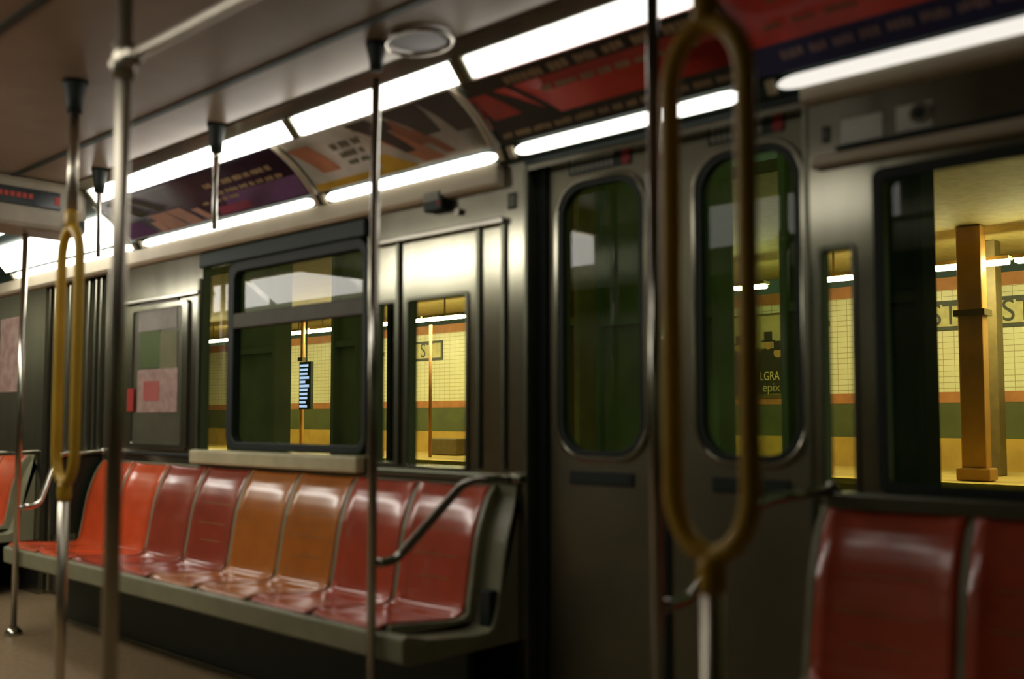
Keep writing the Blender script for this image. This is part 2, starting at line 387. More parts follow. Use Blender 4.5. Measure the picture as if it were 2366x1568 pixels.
# red above doors
x0, x1 = BR[3], BR[4]
t = ad_panel(x0, x1, admat('scarlet', (.90,.075,.04), alt=(.75,.08,.045)), 'red and black advertisement above the sliding doors')
ad_each(t, 'black_band', admat('soot', (.020,.022,.014)), [(x0+.02, x1-.02, .0, .23, .003, {}), (x0+.02, x1-.02, .76, 1, .003, {}), (x0+.03, x0+.36, .2, .8, .003, dict(sh0=0, sh1=-.24)), (x0+.34, x0+.37, .22, .8, .004, dict(sh0=-.15, sh1=-.15))])
ad_each(t, 'brick_shade', admat('brick', (.50,.06,.04)), [(x0+.36, x1-.04, .56, .76, .0035, {}), (x0+.06, x0+.20, .35, .75, .0045, dict(sh0=-.05, sh1=-.1))])
ad_print(t, 'printed_lettering', admat('tan', (.45,.32,.17)), lambda b: (words(b, x0+.22, x1-.06, .79, .91, .005, .032), words(b, x0+.34, x1-.1, .55, .63), words(b, x0+.06, x1-.04, .075, .145, .005, .018)))
# blue and red
x0, x1 = BR[4], BR[5]
t = ad_panel(x0, x1, admat('vermilion', (.68,.06,.035), alt=(.9,.08,.045)), 'red advertisement with a blue strip at the upper right')
ad_each(t, 'blue_band', admat('navy', (.05,.06,.20)), [(x0+.02, x1-.02, 0, .32, .003, {}), (x0+.62, x1-.02, .32, .62, .003, dict(sh0=.05))])
ad_print(t, 'printed_lettering', admat('lilac', (.45,.32,.36)), lambda b: words(b, x0+.12, x1-.1, .13, .23, .005, .021))
ad_print(t, 'salmon_lettering', admat('salmon_two', (.62,.22,.14)), lambda b: (words(b, x0+.1, x0+.9, .48, .56, .005, .03), words(b, x0+.15, x0+.8, .78, .9, .005, .03)))
# glowing panel at the far left
LP = light('glow_left', LEFT_L)
bm = bmesh.new(); ad_patch(bm, -7.55, BR[1]-.05, 0.02, .72, .004, n=8)
o = link('lamp_diffuser', bm, LP, smooth=True); s = o.modifiers.new('t', 'SOLIDIFY'); s.thickness = .003
tag(o, 'broad glowing white lamp cover at the far left above the ribbed door', 'lamp')

# lamps of the cornice
UM = {}
def lamp_upper(x0, x1, s, label):
    t = thing('upper_strip_lamp', label, 'lamp', (x0, 2.46, E+1.23), 'strip lamps along the ceiling edge')
    bm = bmesh.new(); prism_x(bm, [(2.490, E+1.232), (2.440, E+1.292), (2.450, E+1.304), (2.520, E+1.240)], x0, x1)
    under(link('diffuser', bm, light('upper_%.1f' % s, s), bevel=.003), t)
    for xe in (x0-.016, x1+.016):
        bm = bmesh.new(); prism_x(bm, [(2.495, E+1.222), (2.430, E+1.294), (2.450, E+1.306), (2.53, E+1.237)], xe-.014, xe+.014)
        under(link('end_cap', bm, STEELD), t)
def lamp_lower(x0, x1, s, label):
    t = thing('lower_strip_lamp', label, 'lamp', (x0, 2.73, E+1.0), 'strip lamps below the advertisements')
    bm = bmesh.new()
    n = 8; c0, c1 = Vector((0, 2.768, E+1.002)), Vector((0, 2.742, E+1.038))
    cols = []
    L = 0.07
    xs_ = [x0+L*(1-math.cos(math.pi/2*i/6)) for i in range(7)]; xs_ += [x1-(x-x0) for x in xs_[::-1]]
    for x in xs_:
        e = min(x-x0, x1-x)/L; h = math.sqrt(max(0, 1-(1-min(1, e))**2)); h = max(h, .06)
        mid = (c0+c1)/2; d = (c1-c0)/2; ring = []
        nn = Vector((0, -(c1-c0).z, (c1-c0).y)).normalized();  nn = nn if nn.y < 0 else -nn
        for k in range(n+1):
            a = math.pi*k/n; ring.append(bm.verts.new(Vector((x, 0, 0))+mid - d*math.cos(a)*h + nn*math.sin(a)*.013*h))
        cols.append(ring)
    for a, b in zip(cols, cols[1:]):
        for k in range(n): bm.faces.new((a[k], a[k+1], b[k+1], b[k]))
        bm.faces.new((a[n], a[0], b[0], b[n]))
    under(link('diffuser', bm, light('lower_%.1f' % s, s), smooth=True), t)
    for xe in (x0-.02, x1+.02):
        bm = bmesh.new(); prism_x(bm, [(2.77, E+.998), (2.757, E+1.0), (2.733, E+1.038), (2.752, E+1.04)], xe-.014, xe+.014)
        under(link('end_cap', bm, CREAM), t)
for x0, x1, s, lb in ((-5.60, -3.66, UPPER_L, 'white strip lamp at the ceiling edge above the purple advertisement'), (-3.60, -2.60, UPPER_L, 'white strip lamp at the ceiling edge above the cream advertisement'),
                  (-2.53, -1.56, UPPER_L*.5, 'white strip lamp at the ceiling edge above the red advertisement'), (-7.6, -5.95, LEFT_L, 'glaring strip lamp at the far left ceiling edge')):
    lamp_upper(x0, x1, s, lb)
for x0, x1, s, lb in ((-5.55, -3.86, LOWER_L, 'thin strip lamp right under the purple advertisement'), (-3.76, -2.66, LOWER_L, 'thin strip lamp right under the cream advertisement'),
                  (-2.56, -1.58, LOWER_L*.75, 'thin strip lamp right under the red advertisement above the doors'), (-1.46, -.2, LOWER_L*.15, 'thin strip lamp right under the blue and red advertisement'), (-7.5, -5.68, LEFT_L, 'thin strip lamp under the glowing cover at far left')):
    lamp_lower(x0, x1, s, lb)
# lamps over the near side of the car, mirrored in the steel and the seats; the closest is added fill
for x0, x1, st, lb in ((-9.2, -7.75, NEAR_L, 'farthest lamp of the near side row, mirrored at the left'), (-7.65, -6.4, NEAR_L, 'second lamp of the near side row, mirrored in the steel panel'),
                       (-6.3, -5.1, NEAR_L, 'third lamp of the near side row, mirrored in the steel panel'), (-5.0, -4.1, NEAR_L, 'fourth lamp of the near side row, mirrored in the seats'), (-3.3, -2.0, NEAR_L*.26, 'unseen dim fill lamp added at the close end of the near side row')):
    t = thing('ceiling_lamp', lb, 'lamp', (x0, .75, E+1.2), 'ceiling lamps over the near side')
    under(bx('housing', (x0-.03, .58, E+1.21), (x1+.03, .90, E+ZC-.001), CREAM, bevel=.01), t)
    bm = bmesh.new(); prism_x(bm, [(.60, E+1.02), (.88, E+1.209), (.60, E+1.209)], x0, x1); under(link('diffuser', bm, light('near_%.1f' % st, st), bevel=.01), t)
struct(bx('trim_%d' % tn[0], (XL, .28, E+.90), (XR, .36, E+ZC-.001), STEELD), 'near side cornice'); tn[0] += 1

# ------------------------------------------------------------------ sign box across the ceiling at the left
t = thing('ceiling_sign_box', 'beige box with a dark electronic sign hung under the ceiling at far left', 'sign', (-5.7, 1.7, E+1.02))
under(bx('housing', (-5.98, .9, E+1.045), (-5.66, 2.47, E+ZC-.001), mat('sign_housing', (.38,.33,.24), .4), bevel=.03), t)
yr = at(140, 455, X=-5.655).y
under(bx('display', (-5.66, 1.2, E+1.165), (-5.645, yr, E+1.262), mat('sign_glass', (.008,.016,.018), .25), bevel=.004), t)
bm = bmesh.new()
y = 1.75
while y < yr-.15:
    box(bm, (-5.6445, y, E+1.205), (-5.6425, y+.022, E+1.232)); y += .032
under(link('red_lettering', bm, mat('led_red', (.3,.03,.02), .5, emit=.04, ecol=(1,.08,.04))), t)
bm = bmesh.new(); box(bm, (-5.6445, yr-.035, E+1.19), (-5.642, yr-.008, E+1.235)); under(link('red_marker', bm, mat('led_red', (0,0,0))), t)
bm = bmesh.new(); box(bm, (-5.66, yr+.03, E+1.06), (-5.64, 2.44, E+1.12)); under(link('dark_vent', bm, DARK), t)

# ceiling speaker
c = at(968, 92, Z=E+ZC-.001)
t = thing('ceiling_speaker', 'round dark speaker dish with a bright rim on the ceiling', 'speaker', c)
bm = bmesh.new(); pts = []
for k in range(41):
    a = 2*math.pi*k/40; pts.append((c.x+.135*math.cos(a), c.y+.105*math.sin(a), E+ZC-.012))
tube(bm, pts, .007, 8, cap=False); under(link('rim', bm, CHROME, smooth=True), t)
bm = bmesh.new(); disc(bm, (c.x, c.y, E+ZC-.001), .10, 'z', t=.008); under(link('grille', bm, mat('speaker_grille', (.07,.065,.045), .5)), t)

# ------------------------------------------------------------------ benches
prof = [(2.238, .462), (2.262, .472), (2.32, .468), (2.45, .455), (2.56, .446), (2.61, .447), (2.640, .462), (2.655, .50), (2.670, .58), (2.684, .67), (2.699, .74), (2.717, .795), (2.737, .845), (2.760, .89), (2.783, .93)]
def seat_mesh(w=.392):
    bm = bmesh.new(); nu = 12; rows = []
    P = []
    for (a, b) in zip(prof, prof[1:]):
        for k in range(3): P.append((a[0]+(b[0]-a[0])*k/3, a[1]+(b[1]-a[1])*k/3))
    P.append(prof[-1]); N = len(P)
    for i, (y, z) in enumerate(P):
        a, b = P[max(0, i-1)], P[min(N-1, i+1)]
        d = Vector((b[0]-a[0], b[1]-a[1])).normalized(); nrm = Vector((-d.y, d.x))   # towards the sitter
        s = i/(N-1)
        amp = .014*math.sin(math.pi*min(1, s*1.05))**.7 if s < .95 else .005
        wy = w*(1 if s > .45 else 1.0)
        row = []
        for j in range(nu+1):
            u = -1+2*j/nu
            dep = -amp*(1-u*u) + (.010*(abs(u)**6))
            row.append(bm.verts.new((u*wy/2, y+nrm.x*dep, z+nrm.y*dep+.004)))
        rows.append(row)
    for a, b in zip(rows, rows[1:]):
        for j in range(nu): bm.faces.new((a[j], a[j+1], b[j+1], b[j]))
    me = bpy.data.meshes.new('seat'); bmesh.ops.recalc_face_normals(bm, faces=bm.faces); bm.to_mesh(me); bm.free()
    for p in me.polygons: p.use_smooth = True
    return me
SEATS = {}
def seat(parent, xc, m, name='seat', label=None, light_streak=False):
    if m.name not in SEATS:
        me = seat_mesh(); me.materials.append(m); SEATS[m.name] = me
    o = bpy.data.objects.new(name, SEATS[m.name]); C.objects.link(o); o.location = (xc, 0, 0)
    under(o, parent)
    s = o.modifiers.new('thick', 'SOLIDIFY'); s.thickness = .008; s.offset = 0
    if label: o['label'] = label
    if light_streak:
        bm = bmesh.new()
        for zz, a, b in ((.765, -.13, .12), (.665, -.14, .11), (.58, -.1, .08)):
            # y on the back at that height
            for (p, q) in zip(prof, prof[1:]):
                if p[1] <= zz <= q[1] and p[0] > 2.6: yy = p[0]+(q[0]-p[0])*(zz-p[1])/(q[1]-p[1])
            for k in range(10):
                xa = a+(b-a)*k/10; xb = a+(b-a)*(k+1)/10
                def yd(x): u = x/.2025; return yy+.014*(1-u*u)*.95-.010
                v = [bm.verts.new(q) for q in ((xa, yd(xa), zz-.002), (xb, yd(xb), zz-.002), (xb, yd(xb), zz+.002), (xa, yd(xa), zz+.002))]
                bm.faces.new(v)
        sc = link('light_streak_mark', bm, mat('light_streak', (.45,.25,.09), .5)); sc.location = (0,0,0); sc.parent = o  # bright streaks on the glass, put in as tan strips on the back
    return o
def bench(xa, xb, edges, cols, label, vent=True):
    t = thing('bench', label, 'bench', ((xa+xb)/2, 2.5, .36))
    bm = bmesh.new()
    pr = [(2.225, .375), (2.222, .455), (2.245, .466)]+[(y+.022*(z > .44), z-.028) if z < .5 else (y+.030, z-.006) for y, z in prof[2:]]+[(2.7985, .948), (2.7985, .36), (2.26, .36)]
    prism_x(bm, pr, xa, xb); under(link('bench_shell', bm, SHELL, bevel=.006), t)
    es = sorted(edges); cuts = [es[0]-.21]+[(p+q)/2 for p, q in zip(es, es[1:])]+[es[-1]+.21]
    for c_ in cuts:
        bm = bmesh.new(); pr = [(2.25, .44)]+[(y-(.010 if z > .47 and y > 2.5 else 0), z+.010) for y, z in prof[1:-1]]+[(2.78, .938)]+[(2.797, .94), (2.797, .44)]
        prism_x(bm, pr, c_-.012, c_+.012); under(link('seat_divider', bm, SHELL, bevel=.002), t)
    for e, c in zip(edges, cols): seat(t, e, c[0], label=c[1], light_streak=c[2])
    return t
P0, PT = -2.705, .4195
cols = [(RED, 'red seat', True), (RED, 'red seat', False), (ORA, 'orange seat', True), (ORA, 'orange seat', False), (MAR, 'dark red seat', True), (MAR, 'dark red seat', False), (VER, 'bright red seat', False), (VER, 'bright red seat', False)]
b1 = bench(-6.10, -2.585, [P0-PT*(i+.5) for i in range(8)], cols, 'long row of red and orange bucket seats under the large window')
# vent in the bench end filler
a = at(1130, 1385, Y=2.70); b_ = at(1165, 1462, Y=2.70)
under(bx('vent', (-2.655, 2.655, .42), (-2.60, 2.70, .56), RUBBER, bevel=.003), b1)
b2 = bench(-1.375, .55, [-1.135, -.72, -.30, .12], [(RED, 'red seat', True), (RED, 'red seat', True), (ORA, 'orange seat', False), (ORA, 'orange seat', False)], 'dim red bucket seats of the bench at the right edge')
b3 = bench(-9.4, -7.13, [-7.45-.4195*i for i in range(4)], [(VER, None, False)]*4, 'bright orange red bucket seats at the far left edge')
# dark shields at bench ends, and kick walls under the benches
sh = bx('bench_end_shield', (-6.135, 2.50, .50), (-6.108, 2.797, .98), DARK, bevel=.012)
tag(sh, 'dark green rounded shield at the far end of the long bench', 'panel')
for xa, xb in ((-6.05, -2.62), (-1.33, .5), (-9.3, -7.2)):
    trim((xa, 2.56, 0.0), (xb, 2.60, .355), DARK, .004, 'dark kick panel under a bench')
trim((-6.05, 2.553, 0.0), (-2.62, 2.559, .02), STEELD, .002)

# ------------------------------------------------------------------ poles and rails
CAPM = RUBBER
def cap(parent, x, y, ztop=E+ZC, h=.10, r=.036):
    bm = bmesh.new(); tube(bm, [(x, y, ztop-h), (x, y, ztop-h*.55), (x, y, ztop-.02), (x, y, ztop-.001)], [r*.62, r*.75, r, r*1.1], 20); under(link('ceiling_socket', bm, CAPM, smooth=True), parent)
def rail_pole(px, y, xw, label, rlabel, pts_px):
    p = at(px, 1000, Y=y)
    t = thing('grab_pole', label, 'pole', (p.x, y, 0), 'grab poles at the bench fronts')
    under(tb('pole', [(p.x, y, .005), (p.x, y, E+1.2)], .0165, CHROME, seg=20), t)
    cap(t, p.x, y)
    bm = bmesh.new(); tube(bm, [(p.x, y, 0.001), (p.x, y, .02), (p.x, y, .05)], [.05, .045, .018], 20); under(link('floor_flange', bm, CHROME, smooth=True), t)
    # end rail to the wall
    q = [(p.x, y+.005, E-.515), (p.x+.01, y+.10, E-.515), (xw, 2.52, E-.235), (xw, 2.80, E-.225)]
    q = pts_px(p, xw) if pts_px else q
    under(tb('hand_rail', fillet(q, .06),   .0175, CHROME), t)
    bm = bmesh.new(); tube(bm, [(xw, 2.782, q[-1][2]), (xw, 2.799, q[-1][2])], [.022, .025], 16); under(link('wall_flange', bm, CHROME, smooth=True), t)
    return t, p
def railpts(p, xw):
    a = (p.x, p.y, E-.50); b = at(912, 1297, Y=p.y+.12); c = at(1078, 1108, Y=2.62); d = (xw, 2.799, c.z+.0)
    return [a, (b.x, b.y, b.z), (c.x, c.y, c.z), d]
t, p = rail_pole(862, 2.20, WX(1192), 'chrome pole at the near end of the long bench with a bent arm rail', '', railpts)
def railpts2(p, xw):
    return [(p.x, p.y, E-.50), (p.x-.01, p.y+.12, E-.50), (xw, 2.52, E-.22), (xw, 2.799, E-.21)]
rail_pole(45, 2.20, -6.10, 'chrome pole at the far end of the long bench with a bent arm rail', '', railpts2)
def railpts3(p, xw):
    a = (p.x, p.y, at(1540, 1405, Y=p.y).z); b = at(1592, 1388, Y=p.y+.13); c = at(1755, 1157, Y=2.50); d = at(1925, 1130, Y=2.799)
    return [a, tuple(b), tuple(c), tuple(d)]
t, p = rail_pole(1516, 2.10, at(1925, 1130, Y=2.799).x, 'steel pole in front of the sliding doors with a bent arm rail', '', railpts3)
# next bench rail at far left
p = at(-50, 1000, Y=2.2)
t = thing('grab_pole', 'pole and rail of the next bench at the far left edge', 'pole', (p.x, 2.2, 0), 'grab poles at the bench fronts')
under(tb('pole', [(p.x, 2.2, .005), (p.x, 2.2, E+1.2)], .0165, CHROME), t); cap(t, p.x, 2.2)
under(tb('hand_rail', fillet([(p.x, 2.2, E-.5), (p.x, 2.3, E-.5), (-7.12, 2.5, E-.24), (-7.1, 2.799, E-.235)], .06),   .0175, CHROME), t)
# short struts from ceiling to cornice
for px, yb, lb in ((500, 525, 'short steel strut from the ceiling to the cornice before the purple advertisement'), (232, 590, 'short steel strut half hidden behind the thick pole with the side bar')):
    p = at(px, 340, Y=2.33); q = at(px-5, yb, Y=2.66)
    t = thing('ceiling_strut', lb, 'pole', (p.x, 2.33, E+1.2), 'short struts at the cornice')
    cap(t, p.x, 2.33, h=.13, r=.040)
    under(tb('strut', fillet([(p.x, 2.33, E+1.2), (p.x, 2.33, p.z-.05), tuple(q)], .1), .015, CHROME), t)
    
# thick foreground pole with side bar
zz = 2.5
u = (268-PX0)/FPX
d = Fh+RT*u; px_, py_ = d.x*zz, d.y*zz
t = thing('thick_pole', 'thick steel pole in the left foreground with a side bar joining near its top', 'pole', (px_, py_, 0))
under(tb('pole', [(px_, py_, .005), (px_, py_, E+ZC-.001)], .0205, POLEM, seg=24), t)
zb = at(278, 128, X=px_).z
zb = E + (965-125)/2300*zz
under(tb('side_bar', [(px_, py_, zb), (XR-.02, py_, zb)], .0155, POLEM), t)
bm = bmesh.new(); tube(bm, [(px_-.035, py_, zb), (px_+.06, py_, zb)], .024, 16); tube(bm, [(px_, py_, zb-.045), (px_, py_, zb+.045)], .029, 20)
under(link('tee_joint', bm, POLEM, smooth=True), t)
bm = bmesh.new(); tube(bm, [(px_, py_, 0.001), (px_, py_, .02), (px_, py_, .05)], [.06, .055, .024], 20); under(link('floor_flange', bm, POLEM, smooth=True), t)
# split poles with yellow loops
def split_pole(px, Z, label):
    u = (px-PX0)/FPX; d = Fh+RT*u; x, y = d.x*Z, d.y*Z
    t = thing('split_pole', label, 'pole', (x, y, 0), 'poles that split into a yellow loop')
    zt, z0 = E+.778, E-.285; h = .082
    under(tb('lower_pole', [(x, y, .005), (x, y, z0+.01)], .0205, POLEM, seg=20), t)
    under(tb('upper_pole', [(x, y, zt-.01), (x, y, E+1.2)], .0205, POLEM, seg=20), t)
    cap(t, x, y, h=.13, r=.045)
    for sg in (-1, 1):
        pts = [(x, y, z0-.02), (x+sg*.008, y, z0+.02)]
        n = 10
        for k in range(n+1):
            a = math.pi/2*k/n; pts.append((x+sg*h*math.sin(a), y, z0+.035+.12*(1-math.cos(a))))
        for k in range(n, -1, -1):
            a = math.pi/2*k/n; pts.append((x+sg*h*math.sin(a), y, zt-.035-.12*(1-math.cos(a))))
        pts += [(x+sg*.008, y, zt-.02), (x, y, zt+.02)]
        under(tb('loop_arm', pts, .0195, YEL, seg=18), t)
    for zc in (z0, zt): 
        bm = bmesh.new(); tube(bm, [(x, y, zc-.035), (x, y, zc-.02), (x, y, zc+.02), (x, y, zc+.035)], [.022, .026, .026, .022], 20); under(link('yoke', bm, YEL, smooth=True), t)
    bm = bmesh.new(); tube(bm, [(x, y, 0.001), (x, y, .02), (x, y, .05)], [.055, .05, .022], 20); under(link('floor_flange', bm, POLEM, smooth=True), t)
split_pole(1640, 1.84, 'large yellow loop pole in front of the sliding doors')
split_pole(155, 3.87, 'smaller yellow loop pole at the far left of the picture')

# ------------------------------------------------------------------ small wall items
# paper notices in the map frame
t = thing('map_frame', 'steel framed case with papers left of the large window', 'notice frame', (WX(370), YW, 1.0))
bm = bmesh.new(); loop_ring(bm, rr_pts(WX(300), WX(438), 1.02, 1.86, .03), rr_pts(WX(312), WX(425), 1.05, 1.83, .02), YW-.016, YW-.001)
under(link('case_frame', bm, STEEL, bevel=.003), t)
under(bx('backing', (WX(312), YW-.006, 1.05), (WX(425), YW-.001, 1.83), mat('case_back', (.15,.15,.10), .3, .3)), t)
def wall_sheet(name, x0, y0, x1, y1, m, parent, off=.008):
    a, b = at(x0, y0, Y=YW), at(x1, y1, Y=YW)
    c_, d_ = at(x1, y0, Y=YW), at(x0, y1, Y=YW)
    return under(bx(name, (a.x, YW-off-.0015, (b.z+d_.z)/2), (b.x, YW-off, (a.z+c_.z)/2), m), parent)
wall_sheet('pink_notice', 322, 852, 412, 952, mat('pink_paper', (.42,.26,.22), .5, alt=(.5,.36,.30), scale=14), t)
wall_sheet('red_print', 336, 880, 370, 925, mat('pink_print', (.5,.12,.10), .5), t, .0105)
wall_sheet('green_notice', 328, 765, 372, 850, mat('green_paper', (.09,.14,.025), .5), t)
wall_sheet('olive_notice', 374, 765, 412, 850, mat('olive_paper', (.2,.2,.08), .5), t)
wall_sheet('white_notice', 325, 690, 412, 762, mat('grey_paper', (.36,.33,.28), .5), t)
o = bx('red_sticker', (WX(303), YW-.018, at(310, 950, Y=YW).z), (WX(318), YW-.0165, at(310, 898, Y=YW).z), REDM); under(o, t)
t = thing('wall_notice', 'pinkish notice on the steel wall at the far left edge', 'notice', (WX(20), YW, 1.3))
wall_sheet('paper', 3, 735, 40, 905, mat('pink_paper', (0,0,0)), t, .001)
# small box on the header left of the doors
a = at(998, 435, Y=YW); b_ = at(1040, 492, Y=YW)
t = thing('wall_latch_box', 'small dark box with a pale top on the steel header left of the doors', 'latch box', (a.x, YW, b_.z))
under(bx('box_body', (a.x, YW-.05, b_.z+.01), (b_.x, YW-.0005, a.z-.03), DARK, bevel=.006), t)
under(bx('pale_plate', (a.x+.004, YW-.052, a.z-.07), (b_.x-.02, YW-.0501, a.z-.035), PAPER), t)
under(bx('red_button', (b_.x-.02, YW-.056, b_.z+.03), (b_.x-.006, YW-.0501, b_.z+.045), REDM), t)
c = at(1063, 490, Y=YW); bm = bmesh.new(); disc(bm, (c.x, YW-.0005, c.z), .014, t=.02); under(link('knob', bm, CHROME), t)
for px, py, lb in ((1183, 465, 'small dark number plate on the post left of the doors'), (1908, 312, 'small dark number plate on the post right of the doors')):
    a = at(px-9, py-18, Y=YW); b_ = at(px+11, py+16, Y=YW)
    t = thing('number_plate', lb, 'plate', (a.x, YW, b_.z))
    under(bx('plate', (a.x, YW-.004, b_.z), (b_.x, YW-.0005, a.z), DARK, bevel=.002), t)
    under(bx('pale_mark', (a.x+.008, YW-.0055, b_.z+.01), (b_.x-.008, YW-.0041, a.z-.012), mat('mark_grey', (.2,.2,.15), .5)), t)
# right header: pale sheets and lock
HY = YW-.0005
t = thing('header_plate', 'pale reflective plates with a round lock on the header over the right window', 'plate', (WX(2000), YW, 2.0))
for x0, x1, yt0, yb0 in ((1945, 2040, 250, 335), (2072, 2155, 222, 308)):
    a = at(x0, yb0, Y=YW); b_ = at(x1, yt0, Y=YW)
    under(bx('pale_plate', (a.x, YW-.004, a.z), (b_.x, YW-.0005, b_.z-.01), mat('plate_pale', (.80,.80,.70), .35, .1), bevel=.01), t)
c = at(2128, 262, Y=YW)
bm = bmesh.new(); disc(bm, (c.x, YW-.004, c.z), .030, t=.006); under(link('lock_ring', bm, STEEL), t)
bm = bmesh.new(); disc(bm, (c.x-.002, YW-.010, c.z), .017, t=.004); under(link('lock_core', bm, RUBBER), t)

# ------------------------------------------------------------------ outside: tunnel pillars, station
TG = mat('tunnel_green', (.48, .50, .26), .6, var=.2, scale=1.5)
TB = mat('tunnel_black', (.035, .05, .03), .7)
OCH = mat('ochre_paint', (.80, .52, .16), .5)
YP = 6.0
def pillar(p0, p1, m, label, y=YP, group='tunnel pillars between the tracks'):
    xa, xb = WX(p0, y), WX(p1, y+.2); w_ = xb-xa
    t = thing('tunnel_pillar', label, 'pillar', ((xa+xb)/2, y, -1.0), group)
    under(bx('web', (xa+.02, y+.06, -1.0), (xb-.02, y+.14, 5.0), m), t)
    for xe in (xa, xb-.05):
        under(bx('flange', (xe, y-.02, -1.0), (xe+.05, y+.20, 5.0), m, bevel=.005), t)
    for z in (1.9,):
        under(bx('cross_bar', (xa+.05, y+.0, z), (xb-.05, y+.06, z+.06), m), t)
pillar(-60, 455, TB, 'dark steel pillar outside, behind the far left wall')
pillar(532, 674, TG, 'green pillar outside behind the left half of the large window')
pillar(768, 868, TG, 'green pillar outside behind the right part of the large window')
pillar(914, 943, TB, 'thin dark pillar outside between the two small windows')
pillar(1080, 1300, TB, 'dark pillar outside behind the steel panel by the doors')
pillar(1303, 1380, OCH, 'ochre pillar outside seen at the left side of the left door window', 5.8)
pillar(1374, 1585, TG, 'green pillar outside behind the left door window')
pillar(1590, 1698, TG, 'green pillar outside behind the yellow loop in the right door window')
pillar(1806, 1900, TG, 'green pillar outside at the right side of the right door window')
pillar(1975, 2168, TB, 'wide black pillar outside at the left side of the right window')
# station
YE, YB = 19.0, 24.0
SX0, SX1 = -62, 6
TILE = bpy.data.materials.new('cream_tiles'); TILE.use_nodes = True; nt = TILE.node_tree; pb = nt.nodes['Principled BSDF']
br = nt.nodes.new('ShaderNodeTexBrick'); tc = nt.nodes.new('ShaderNodeTexCoord'); sp = nt.nodes.new('ShaderNodeSeparateXYZ'); cb = nt.nodes.new('ShaderNodeCombineXYZ')
nt.links.new(tc.outputs['Object'], sp.inputs[0]); nt.links.new(sp.outputs['X'], cb.inputs['X']); nt.links.new(sp.outputs['Z'], cb.inputs['Y']); nt.links.new(cb.outputs[0], br.inputs['Vector'])
br.inputs['Scale'].default_value = 1; br.inputs['Brick Width'].default_value = .26; br.inputs['Row Height'].default_value = .135; br.inputs['Mortar Size'].default_value = .006; br.offset = 0
br.inputs['Color1'].default_value = (.74,.72,.46,1); br.inputs['Color2'].default_value = (.70,.67,.42,1); br.inputs['Mortar'].default_value = (.3,.24,.09,1)
nt.links.new(br.outputs['Color'], pb.inputs['Base Color']); pb.inputs['Roughness'].default_value = .35
def band(z0, z1, m, label, y=YB, th=.1):
    o = bx('trim_%d' % tn[0], (SX0, y, z0), (SX1, y+th, z1), m); tn[0] += 1; return struct(o, label)
TERRA = mat('terracotta_tiles', (.42,.17,.05), .5, scale=3)
struct(bx('wall_station', (SX0, YB, E+.607), (SX1, YB+.1, E+3.0), TILE), 'cream tiled wall of the station')
band(E+.36, E+.6065, TERRA, 'orange tile band on the station wall', YB-.01)
band(E-.47, E+.3595, mat('green_wainscot', (.085,.10,.03), .5, scale=2), 'green wainscot of the station wall')
band(0.0, E-.4705, mat('ochre_base', (.50,.32,.06), .5, scale=2), 'ochre lower station wall')
band(E+3.0005, E+3.3, TERRA, 'orange frieze of the station wall')
struct(bx('floor_platform', (SX0, YE, -.9), (SX1, YB, -.0), mat('platform_floor', (.48,.34,.09), .55, scale=1.5)), 'station platform floor')
o = bx('trim_%d' % tn[0], (SX0, YE-.03, -.10), (SX1, YE+.5, .012), mat('yellow_edge', (.85,.62,.12), .5)); tn[0] += 1; struct(o, 'yellow platform edge')
struct(bx('ceiling_station', (SX0, YE-5.5, E+3.7), (SX1, YB+.1, E+3.9), mat('station_ceiling', (.42,.33,.12), .7)))
struct(bx('floor_trackbed', (SX0, 3.1, -1.1), (SX1, YE-.03, -1.0), TB))
SLM = light('station_lamp', STATION_L, (1, .86, .56))
def st_lamp(p0, p1, lb, y=20.6):
    z = E+.1015*y/.683-.02
    xa, xb = WX(p0, y, 700), WX(p1, y, 700)
    t = thing('station_lamp', lb, 'lamp', (xa, y, z), 'fluorescent lamps over the platform')
    under(bx('tube_cover', (xa, y-.11, z-.06), (xb, y+.11, z+.03), SLM, bevel=.03), t)
    under(bx('housing', (xa-.03, y-.14, z+.031), (xb+.03, y+.14, z+.10), mat('lamp_housing', (.35,.28,.12), .5)), t)
    under(bx('hanger', ((xa+xb)/2-.02, y-.02, z+.10), ((xa+xb)/2+.02, y+.02, E+3.7), mat('lamp_housing', (0,0,0))), t)
for p0, p1, lb in ((2160, 2334, 'long platform lamp seen in the right window'), (2350, 2560, 'platform lamp cut by the right picture edge'), (1884, 1972, 'platform lamp seen in the narrow slot right of the doors'), (1700, 1770, 'platform lamp above the wall poster'),
               (985, 1072, 'platform lamp seen in the small upright window, right half'), (944, 978, 'platform lamp seen in the small upright window, left half'), (858, 914, 'platform lamp seen in the narrow slot by the bench-end pole'), (725, 768, 'right platform lamp of the pair seen in the large window'), (666, 718, 'left platform lamp of the pair seen in the large window'),
               (458, 532, 'platform lamp at the left edge of the large window'), (5, 38, 'small platform lamp far left')):
    st_lamp(p0, p1, lb)
# orange columns on the platform
COLM = mat('station_column', (.58,.30,.07), .45, scale=2)
def st_col(p0, p1, lb, y=20.0):
    xa, xb = WX(p0, y, 1000), WX(p1, y, 1000)
    t = thing('station_column', lb, 'column', ((xa+xb)/2, y, 0), 'orange painted columns on the platform')
    w_ = xb-xa
    under(bx('shaft', (xa, y-w_*.35, 0.012), (xb, y+w_*.35, E+3.7), COLM, bevel=.03), t)
    under(bx('collar', (xa-.06, y-w_*.35-.06, E+1.95), (xb+.06, y+w_*.35+.06, E+2.07), mat('collar_dark', (.14,.10,.03), .5)), t)
    under(bx('base', (xa-.08, y-w_*.35-.08, .012), (xb+.08, y+w_*.35+.08, .25), COLM, bevel=.03), t)
st_col(2226, 2284, 'broad orange platform column seen in the right window')
st_col(1903, 1912, 'slim orange column edge seen in the narrow slot right of the doors')
st_col(694, 700, 'slim orange column in the bright strip of the large window')
